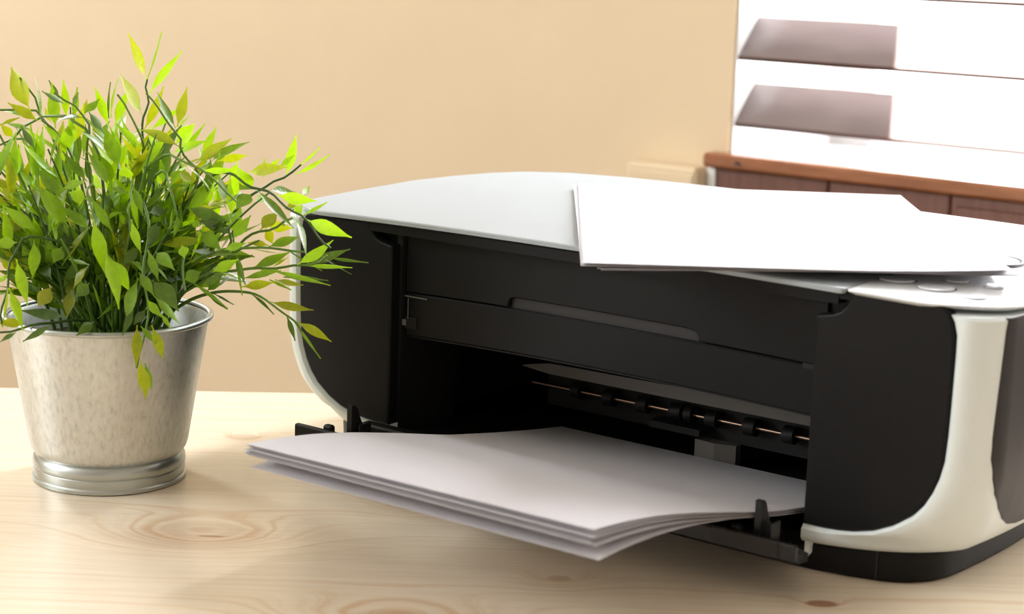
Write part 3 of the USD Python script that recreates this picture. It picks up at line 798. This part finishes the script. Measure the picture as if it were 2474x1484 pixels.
lr = np.array([(0.395, -0.0042), (0.4095, -0.0040), (0.4165, -0.0022), (0.426, 0.0040), (0.4355, 0.0106), (0.4425, 0.0166), (0.4475, 0.0245), (0.4515, 0.040), (0.4555, 0.08), (0.4575, 0.13), (0.456, 0.18), (0.449, 0.215), (0.435, 0.239), (0.407, 0.254), (0.36, 0.2595)])
ll = lr[::-1] * [-1, 1] + [2 * C, 0]
lid_o = dense(np.vstack([[(C, -0.0042), (0.3665, -0.0042), (0.3690, -0.0034), (0.3700, -0.0010), (0.3700, 0.02), (0.3700, 0.255), (0.3690, 0.2585), (0.3660, 0.2595), (C, 0.2605)], ll]), 0.007)
pan_o = dense(np.vstack([[(0.3712, 0.2595), (0.3706, 0.255), (0.3706, 0.02), (0.3712, -0.0015), (0.3728, -0.0042)], lr]), 0.004)


def cover(o, drop, flare):
    c = np.array([o[:, 0].min() / 2 + o[:, 0].max() / 2, 0.12])
    rr = []
    for ins, dz in ((flare + 0.0008, -drop), (flare, -drop + 0.0005), (0.0002, -0.0012), (0.0, -0.0008), (-0.0004, -0.0003), (-0.0011, 0.0)):
        q = offset(o, -ins if ins > 0 else ins); rr.append(np.column_stack([q, lid_z(q[:, 0], q[:, 1]) + dz]))
    base = offset(o, -0.0011)
    for k in (0.93, 0.8, 0.62, 0.42, 0.2):
        q = c + (base - c) * k; rr.append(np.column_stack([q, lid_z(q[:, 0], q[:, 1])]))
    return loft(rr)


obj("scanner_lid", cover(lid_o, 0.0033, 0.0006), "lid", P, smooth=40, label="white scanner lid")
obj("control_panel", cover(pan_o, 0.0030, 0.0030), "panel", P, smooth=40, label="white control panel with round buttons")
fo = offset(lid_o, -0.0042)
obj("scanner_frame", loft([np.column_stack([fo, np.full(len(fo), z)]) for z in (0.1405, 0.1462)]), "black", P, smooth=30)
for u, d, r, ry in ((0.3790, 0.0370, 0.0094, 1), (0.4020, 0.0330, 0.0094, 1), (0.4020, 0.0570, 0.0062, 1), (0.4215, 0.0575, 0.0050, 1), (0.4250, 0.0265, 0.0054, 1)):
    z = float(lid_z(u, d))
    b = lathe([(0.0, 0.0009), (r * 0.55, 0.0009), (r * 0.86, 0.00095), (r * 0.95, 0.0007), (r * 0.97, -0.001), (0.0, -0.001)], 40); b.apply_translation((u, d, z))
    k = obj("button", b, "key", P, smooth=40)
    g = lathe([(r * 0.97, 0.0001), (r * 1.06, 0.0001), (r * 1.06, -0.0005), (r * 0.97, -0.0005), (r * 0.97, 0.0001)], 40); g.apply_translation((u, d, z))
    obj("button_ring", g, "ring", k, smooth=30, label="grey ring around the button")
dz = float(lid_z(0.393, 0.121))
b = lathe([(0.0, 0.0012), (0.0135, 0.0012), (0.0150, 0.0008), (0.0155, -0.001), (0.0, -0.001)], 48); b.apply_translation((0.393, 0.121, dz))
k = obj("dial", b, "key", P, smooth=40)
b = lathe([(0.0157, 0.0006), (0.0166, 0.0012), (0.0178, 0.0008), (0.0181, -0.001), (0.0157, -0.001), (0.0157, 0.0006)], 48); b.apply_translation((0.393, 0.121, dz))
obj("dial_ring", b, "ring", k, smooth=30, label="grey ring around the dial")

# recessed middle: access cover above, paper door flap below
R = 0.010
arch = lambda u: 0.0022 * (1 - ((u - C) / 0.137) ** 2)
us = np.linspace(0.0795, 0.3535, 29)
slot0, slot1 = 0.1555, 0.2815
top_edge = [(u, 0.1475) for u in us[::-1]]
low = []
for u in us:
    low.append((u, 0.1052 + arch(u)))
low = np.array(low)
a, b = low[low[:, 0] < slot0 - 0.003], low[low[:, 0] > slot1 + 0.003]
zl, zr = 0.1052 + arch(slot0), 0.1052 + arch(slot1)
notch = np.array([(slot0 - 0.0002, zl), (slot0, zl + 0.003), (slot0 + 0.0015, zl + 0.0052), (slot0 + 0.004, zl + 0.0058)] + [(u, 0.1052 + arch(u) + 0.0058) for u in np.linspace(slot0 + 0.012, slot1 - 0.012, 9)] + [(slot1 - 0.006, zr + 0.0058), (slot1 - 0.0025, zr + 0.0048), (slot1 - 0.0006, zr + 0.0025), (slot1, zr)])
cov = np.vstack([a, notch, b, top_edge])
obj("access_cover", plate(cov, [(R, -0.0006), (R + 0.0006, 0.0), (R + 0.004, 0.0)]), "black", P, smooth=25)
obj("finger_slot", box(slot0 - 0.003, slot1 + 0.003, R + 0.0030, R + 0.0045, 0.104, 0.1155), "charcoal", P, smooth=False)
flap = np.vstack([[(u, 0.0788 + 1.1 * arch(u)) for u in us], [(u, 0.1044 + arch(u)) for u in us[::-1]]])
obj("door_flap", plate(flap, [(R + 0.0002, -0.0010), (R + 0.0010, 0.0), (R + 0.005, 0.0)]), "black", P, smooth=25)
obj("flap_lip", plate(np.vstack([[(u, 0.0772 + 1.1 * arch(u)) for u in us], [(u, 0.0792 + 1.1 * arch(u)) for u in us[::-1]]]), [(R + 0.004, 0.0), (R + 0.012, 0.0)]), "dark", P, smooth=25)
obj("hinge_pocket", box(0.0795, 0.0885, R - 0.0006, R + 0.0002, 0.0838, 0.0905), "dark", P, smooth=False)
obj("hinge_pocket", box(0.3435, 0.3500, R - 0.0004, R + 0.0003, 0.1030, 0.1056), "dark", P, smooth=False)
obj("recess_back", box(0.0565, 0.0794, 0.0098, 0.0140, 0.1310, 0.1472), "black", P, smooth=False)
obj("recess_back", box(0.3536, 0.3742, 0.0098, 0.0140, 0.1310, 0.1472), "black", P, smooth=False)
obj("frame_end", box(0.3640, 0.3742, 0.0004, 0.0097, 0.1432, 0.1474), "black", P, smooth=False)
obj("hinge_pin", join(box(0.0785, 0.0812, R - 0.0022, R - 0.0004, 0.0852, 0.0890, 0.0004), tube([(0.0822, R - 0.001, 0.0895), (0.0822, R - 0.001, 0.1020)], 0.0003, 0.0003), box(0.0790, 0.0960, R - 0.0008, R + 0.0002, 0.1024, 0.1034, 0.0003)), "grey", P, smooth=False)
obj("recess_wall", box(0.0745, 0.0785, 0.0074, 0.060, 0.0150, 0.1402), "dark", P, smooth=False)
obj("recess_wall", box(0.3535, 0.3565, 0.0074, 0.060, 0.0150, 0.1402), "black", P, smooth=False)
obj("recess_seam", box(0.0780, 0.0796, 0.045, 0.0605, 0.0428, 0.0436), "dark", P, smooth=False)
obj("chamber", join(box(0.056, 0.371, 0.205, 0.213, 0.0095, 0.1402), box(0.056, 0.371, 0.036, 0.213, 0.0090, 0.0105), box(0.0555, 0.0580, 0.036, 0.212, 0.0095, 0.1402), box(0.3695, 0.3715, 0.036, 0.212, 0.0095, 0.1402), box(0.0795, 0.353, 0.030, 0.19, 0.1380, 0.1402), box(0.0800, 0.352, R + 0.006, 0.0365, 0.1400, 0.1425)), "dark", P, smooth=False, label="dark paper chamber inside the printer")
obj("guide_strip", loft([np.array([(u, 0.079, z), (u, 0.084, z - 0.0003), (u, 0.084, z - h), (u, 0.079, z - h)]) for u, z, h in ((0.116, 0.0558, 0.0006), (0.136, 0.0600, 0.0066), (0.30, 0.0620, 0.0084), (0.352, 0.0628, 0.0090))]), "grey", P, smooth=False, label="grey guide strip over the rollers")
sh = trimesh.creation.cylinder(0.0011, 0.244, sections=12); sh.apply_transform(trimesh.transformations.rotation_matrix(np.pi / 2, [0, 1, 0])); sh.apply_translation((0.231, 0.1, 0.0402))
obj("roller_shaft", sh, "steel", P, label="steel shaft between the rollers")
for a, b in ((0.1402, 0.1464), (0.164, 0.171), (0.1884, 0.1955), (0.2119, 0.2197), (0.222, 0.2271), (0.2368, 0.2438), (0.2621, 0.2695), (0.2878, 0.2948), (0.312, 0.319)):
    r_ = trimesh.creation.cylinder(0.0052, b - a, sections=20); r_.apply_transform(trimesh.transformations.rotation_matrix(np.pi / 2, [0, 1, 0])); r_.apply_translation(((a + b) / 2, 0.1005, 0.0402))
    obj("roller", r_, "dark", P)
obj("roller_rail", join(box(0.115, 0.353, 0.108, 0.118, 0.026, 0.060), box(0.20, 0.235, 0.094, 0.108, 0.0295, 0.0335)), "dark", P, smooth=False)
obj("paper_stop", loft([np.array([(0.2300, 0.098, z), (0.2440, 0.0965, z), (0.2565, 0.1005, z), (0.2565, 0.106, z), (0.2300, 0.106, z)]) for z in (0.0110, 0.0268)]), "grey", P, smooth=False, label="grey paper stop block inside the chamber")

# the open output tray
obj("output_tray", loft([np.array([(0.090, 0.040, 0.0105), (0.345, 0.040, 0.0105), (0.345, 0.040, 0.0125), (0.090, 0.040, 0.0125)]), np.array([(0.082, -0.006, 0.0120), (0.350, -0.006, 0.0120), (0.350, -0.006, 0.0150), (0.082, -0.006, 0.0150)]), np.array([(0.052, -0.030, 0.0170), (0.374, -0.030, 0.0170), (0.374, -0.030, 0.0215), (0.052, -0.030, 0.0215)]), np.array([(0.047, -0.0465, 0.0205), (0.377, -0.0465, 0.0205), (0.377, -0.0465, 0.0245), (0.047, -0.0465, 0.0245)])]), "tray", P, smooth=False)
obj("tray_lip", join(box(0.047, 0.377, -0.0500, -0.0462, 0.0215, 0.0302, 0.0008)), "tray", P, smooth=False)
obj("tray_extension", box(0.331, 0.368, -0.0508, -0.0499, 0.0220, 0.0306, 0.0004), "charcoal", P, smooth=False)
obj("tray_rib", box(0.0665, 0.1150, -0.0150, -0.0060, 0.0130, 0.0278, 0.0012), "tray", P, smooth=False)
for uu, s in ((0.0830, -1), (0.3515, 1)):
    z0 = 0.0215
    fin = loft([np.array([(uu + x, -0.042 + y, z) for x, y in ((-0.0018, 0.0), (0.0018, 0.0), (0.0018, w), (-0.0018, w))]) for z, w in ((z0, 0.014), (z0 + 0.010, 0.0105), (z0 + 0.018, 0.0065), (z0 + 0.0225, 0.0050), (z0 + 0.0245, 0.0030))])
    g = obj("tray_guide", fin, "tray", P, smooth=30)
    obj("guide_post", box(uu + 0.0052, uu + 0.0064, -0.040, -0.030, z0, z0 + 0.0135, 0.0003), "tray", g, smooth=False)
    obj("tray_nub", box(uu - 0.0135 if s > 0 else uu - 0.0180, uu - 0.0085 if s > 0 else uu - 0.0115, -0.0455, -0.0405, z0 + 0.0012, z0 + 0.0105, 0.0012), "tray", P, smooth=False)


# ------------------------------------------------------------------ paper
def local(u, d, z):
    """A point of the printer's axes in the world."""
    return np.array([PO[0], PO[1], TZ]) + u * E + d * N + np.array([0, 0, z])


def sheet(fn, nu, nv, thick=0.0001):
    g = np.array([[fn(a, b) for b in np.linspace(0, 1, nv)] for a in np.linspace(0, 1, nu)])
    i, j = np.meshgrid(np.arange(nu - 1), np.arange(nv - 1), indexing="ij")
    q = np.stack([i * nv + j, (i + 1) * nv + j, (i + 1) * nv + j + 1, i * nv + j + 1], -1).reshape(-1, 4)
    f = np.vstack([q[:, [0, 1, 2]], q[:, [0, 2, 3]]]); top = g.reshape(-1, 3); bot = top - [0, 0, thick]; n = len(top)
    ring = np.r_[np.arange(0, nv), np.arange(2 * nv - 1, nu * nv, nv), np.arange(nu * nv - 2, (nu - 1) * nv - 1, -1), np.arange((nu - 2) * nv, 0, -nv)]
    r2 = np.roll(ring, -1)
    side = np.vstack([np.column_stack([ring, ring + n, r2 + n]), np.column_stack([ring, r2 + n, r2])])
    m = trimesh.Trimesh(np.vstack([top, bot]), np.vstack([f, f[:, ::-1] + n, side]), process=False)
    if m.volume < 0:
        m.invert()
    return m


def paper_sheet(name, mesh, o, label, group=None):
    """One sheet: mesh in printer axes about the point o."""
    mesh.apply_translation(-np.array(o))
    path = numbered("/World/" + name)
    x = UsdGeom.Xform.Define(stage, path)
    w = local(*o)
    x.AddTranslateOp().Set(Gf.Vec3d(*map(float, w))); x.AddRotateZOp().Set(math.degrees(YAW))
    keys(x.GetPrim(), label, "paper", group)
    obj("page", mesh, "paper", path, smooth=40)


pd = np.array([-0.180, -0.162, -0.147, -0.132, -0.116, -0.094, -0.063, -0.0155, 0.027, 0.060, 0.094])
pzz = np.array([0.0548, 0.0544, 0.0535, 0.0522, 0.0503, 0.0468, 0.0412, 0.0315, 0.0246, 0.0198, 0.0155])
NT = 10
for k in range(NT):
    r = np.random.default_rng(40 + k)
    du, dd, rot = r.uniform(-0.0012, 0.0012), r.uniform(-0.0022, 0.0022), r.uniform(-0.006, 0.006)
    if k == 0:
        dd, du = 0.001, 0.0012
    if k == NT - 1:
        du, dd, rot = 0, 0, 0

    def fn(a, b, k=k, du=du, dd=dd, rot=rot):
        u, d = 0.1370 + 0.2100 * b, -0.1785 + 0.272 * a
        z = float(np.interp(d, pd, pzz)); fan = float(np.clip((-0.03 - d) / 0.15, 0, 1)) ** 1.3
        z += (k - 1) * (0.00028 + 0.00046 * fan)
        z += 0.0024 * fan * b * (k / NT)
        if k == 0:
            z -= 0.0050 * float(np.clip((-0.06 - d) / 0.12, 0, 1)) ** 1.4
        return (u + du - rot * d, d + dd + rot * (u - 0.24), z)
    lab = "topmost sheet of white paper on the stack in the printer's open output tray" if k == NT - 1 else "lowest drooping white sheet under the fanned stack in the output tray" if k == 0 else "white sheet between the top and the lowest one in the output tray stack"
    paper_sheet("paper_sheet", sheet(fn, 30, 5), (0.242, -0.04, 0.03), lab, "middle sheets of the output tray stack" if 0 < k < NT - 1 else None)

ang = math.radians(35.66)
ea, em = np.array([math.cos(ang), math.sin(ang)]), np.array([-math.sin(ang), math.cos(ang)])
NL = 6
for k in range(NL):
    r = np.random.default_rng(70 + k)
    sa, sm, rot = [(0.009, 0.0005, 0.030), (0.0072, 0.0005, 0.025), (-0.0012, 0.0030, 0.006), (0.0006, 0.0005, 0.0), (-0.0008, 0.001, -0.002), (0, 0, 0)][k]
    base = np.array([0.2595, -0.068])

    def fn(a, b, k=k, sa=sa, sm=sm, rot=rot):
        x, y = 0.21 * b, 0.297 * a
        p2 = base + (x + sa - rot * y) * ea + (y + sm + rot * x) * em
        z = 0.1548 + 0.00026 * k
        front = np.clip((0.085 - y) / 0.085, 0, 1) * np.clip(1 - x / 0.13, 0, 1)
        z -= (0.0030 - 0.0004 * k) * front ** 1.2
        z += (0.0006 + 0.00055 * k) * np.clip((x - 0.11) / 0.10, 0, 1) ** 2 * np.clip((0.12 - y) / 0.12, 0, 1) ** 1.2
        z += 0.00022 * k * np.clip((y - 0.2) / 0.1, 0, 1) ** 2
        return (p2[0], p2[1], z)
    lab = "topmost loose sheet of white paper lying on the printer's lid" if k == NL - 1 else "lowest sheet of the pile on the printer lid, set in to the right" if k == 0 else "white sheet between the top and the lowest one in the pile on the lid"
    paper_sheet("paper_sheet", sheet(fn, 24, 12), (0.26, 0.1, 0.155), lab, "middle sheets of the pile on the printer's lid" if 0 < k < NL - 1 else None)

# ------------------------------------------------------------------ the flower pot
PX, PY = -0.2293, 1.0302
pot = thing("flower_pot", "small galvanised metal pot with rolled rim and stepped foot", "flower pot", (PX, PY, TZ))
obj("pot_body", lathe([(0.0, 0.0130), (0.0400, 0.0130), (0.0403, 0.0155), (0.0420, 0.0168), (0.0437, 0.0190), (0.0448, 0.0225), (0.0562, 0.0920), (0.0572, 0.0935), (0.0560, 0.0938), (0.0552, 0.0920), (0.0438, 0.0230), (0.0425, 0.0205), (0.0, 0.0200)], 128), "zinc", pot, smooth=30)
a = np.linspace(0, 2 * np.pi, 17)
obj("rolled_rim", lathe([(0.0575 + 0.0017 * math.cos(t), 0.0948 + 0.0017 * math.sin(t)) for t in a], 128), "zinc_bright", pot, smooth=50)
obj("foot_ring", lathe([(0.0, 0.0008), (0.0425, 0.0), (0.0433, 0.0006), (0.0434, 0.0024), (0.0426, 0.0031), (0.0424, 0.0036), (0.0429, 0.0048), (0.0428, 0.0078), (0.0424, 0.0084), (0.0431, 0.0094), (0.0433, 0.0110), (0.0430, 0.0132), (0.0420, 0.0150), (0.0406, 0.0160), (0.0400, 0.0158), (0.0, 0.0128)], 128), "zinc_bright", pot, smooth=45)

# ------------------------------------------------------------------ the plant
plant = thing("potted_plant", "bushy green plant with slender pointed leaves growing from the metal pot", "plant", (PX, PY, TZ))
so = lathe([(0.0, 0.0800), (0.018, 0.0815), (0.036, 0.0795), (0.0525, 0.0780), (0.050, 0.070), (0.0, 0.070)], 48)
so.vertices[:, 2] += 0.002 * (meshkit.noise(so.vertices * 220, 3) - 0.5) * (so.vertices[:, 2] > 0.072)
obj("soil", so, "soil", plant, smooth=60, label="dark soil")


def leaf_mesh(b, t, width, roll, droop, face):
    """A pointed leaf from b to t, folded a little along its middle; face: about where its upper side looks."""
    b, t = np.asarray(b, float), np.asarray(t, float); L = np.linalg.norm(t - b); ax = (t - b) / L
    nrm = face - ax * (face @ ax); nrm /= np.linalg.norm(nrm) + 1e-9
    side = np.cross(ax, nrm); c, s = math.cos(roll), math.sin(roll)
    nrm, side = c * nrm + s * side, c * side - s * nrm
    ts = np.array([0.0, 0.10, 0.19, 0.30, 0.42, 0.55, 0.68, 0.80, 0.91, 1.0])
    ws = np.array([0.05, 0.06, 0.44, 0.82, 1.0, 0.94, 0.71, 0.42, 0.16, 0.03]) * width / 2
    ws = np.maximum(ws, 0.00035)
    rows = []
    for u, w in zip(ts, ws):
        mid = b + ax * u * L + nrm * droop * L * (4 * u * (1 - u)) * 0.25
        rows.append([mid - side * w + nrm * w * 0.22, mid, mid + side * w + nrm * w * 0.22])
    g = np.array(rows); n = len(ts); v = g.reshape(-1, 3)
    q = [(3 * i + j, 3 * i + j + 1, 3 * i + j + 4, 3 * i + j + 3) for i in range(n - 1) for j in range(2)]
    return trimesh.Trimesh(v, np.array([f for a in q for f in ((a[0], a[1], a[2]), (a[0], a[2], a[3]))]), process=False)


view = np.array([0.2, -0.95, 0.25])
lr_ = np.random.default_rng(3)
count = 0
for line in LEAVES.strip().splitlines():
    v = list(map(int, line.split())); b, t, w, tone = np.array(v[:3]) * 1e-4, np.array(v[3:6]) * 1e-4, v[6] * 1e-4, v[7]
    roll = lr_.uniform(-0.55, 0.55) if tone != 3 else lr_.uniform(-0.3, 0.3)
    w = max(w, 0.0010) / math.cos(roll) * (1.5 if tone == 3 else 1.0)
    face = np.array([0.45, -0.30, 0.70]) + lr_.normal(0, 0.12, 3) if tone == 3 else view + lr_.normal(0, 0.15, 3) + np.array([0, 0, 0.15])
    obj("leaf", leaf_mesh(b, t, w, roll, lr_.uniform(-0.25, 0.35), face), LEAF[tone], plant, smooth=True); count += 1
for line in STEMS.strip().splitlines():
    v = np.array(list(map(int, line.split())), float).reshape(-1, 3)[::-1] * 1e-4
    dark = lr_.uniform() < 0.35
    obj("stem", tube(v, 0.00115, 0.0006), "stem_dark" if dark else "stem", plant, smooth=60)

# stems and leaves of the bush's inside and back, grown around the pot's axis
more, small = [], []
for k in range(215):
    az = lr_.uniform(0, 2 * np.pi); tilt = lr_.uniform(0.05, 1.05) ** 0.8
    L = lr_.uniform(0.07, 0.165) * (1.0 - 0.25 * tilt)
    r0 = lr_.uniform(0.0, 0.030); a0 = az + lr_.normal(0, 0.5)
    p0 = np.array([r0 * math.cos(a0), r0 * math.sin(a0), 0.0785]); out = np.array([math.cos(az), math.sin(az) * 0.8, 0])
    pts = [p0]
    for i in range(1, 6):
        f = i / 5; ang_ = tilt * (0.35 + 0.75 * f)
        pts.append(pts[-1] + (out * math.sin(ang_) + np.array([0, 0, math.cos(ang_)])) * L / 5)
    pts = np.array(pts)
    if k < 60:
        obj("stem", tube(pts, 0.0011, 0.0005, sub=2), "stem_dark" if k % 2 else "stem", plant, smooth=60)
    n = 5
    for i in range(n):
        f = 0.35 + 0.65 * i / (n - 1); j = f * 5; i0 = min(4, int(j)); b = pts[i0] + (pts[i0 + 1] - pts[i0]) * (j - i0)
        ax = pts[i0 + 1] - pts[i0]; ax /= np.linalg.norm(ax)
        sd_ = np.cross(ax, lr_.normal(0, 1, 3)); sd_ /= np.linalg.norm(sd_)
        d = ax * lr_.uniform(0.5, 1.0) + sd_ * lr_.uniform(0.35, 0.9); d /= np.linalg.norm(d)
        ll_ = lr_.uniform(0.021, 0.034); w = lr_.uniform(0.0045, 0.0074)
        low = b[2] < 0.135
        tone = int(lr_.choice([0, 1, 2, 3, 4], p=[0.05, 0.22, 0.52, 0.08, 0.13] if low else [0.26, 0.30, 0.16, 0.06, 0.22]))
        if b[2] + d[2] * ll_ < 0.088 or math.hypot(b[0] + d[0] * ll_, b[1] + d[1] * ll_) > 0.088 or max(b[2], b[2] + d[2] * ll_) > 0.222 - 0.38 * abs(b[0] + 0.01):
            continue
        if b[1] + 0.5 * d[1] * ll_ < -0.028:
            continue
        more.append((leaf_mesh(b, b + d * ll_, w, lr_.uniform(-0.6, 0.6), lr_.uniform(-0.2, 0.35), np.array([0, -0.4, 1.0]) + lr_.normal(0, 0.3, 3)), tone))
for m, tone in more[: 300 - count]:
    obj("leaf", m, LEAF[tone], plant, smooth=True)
rest = more[300 - count:]
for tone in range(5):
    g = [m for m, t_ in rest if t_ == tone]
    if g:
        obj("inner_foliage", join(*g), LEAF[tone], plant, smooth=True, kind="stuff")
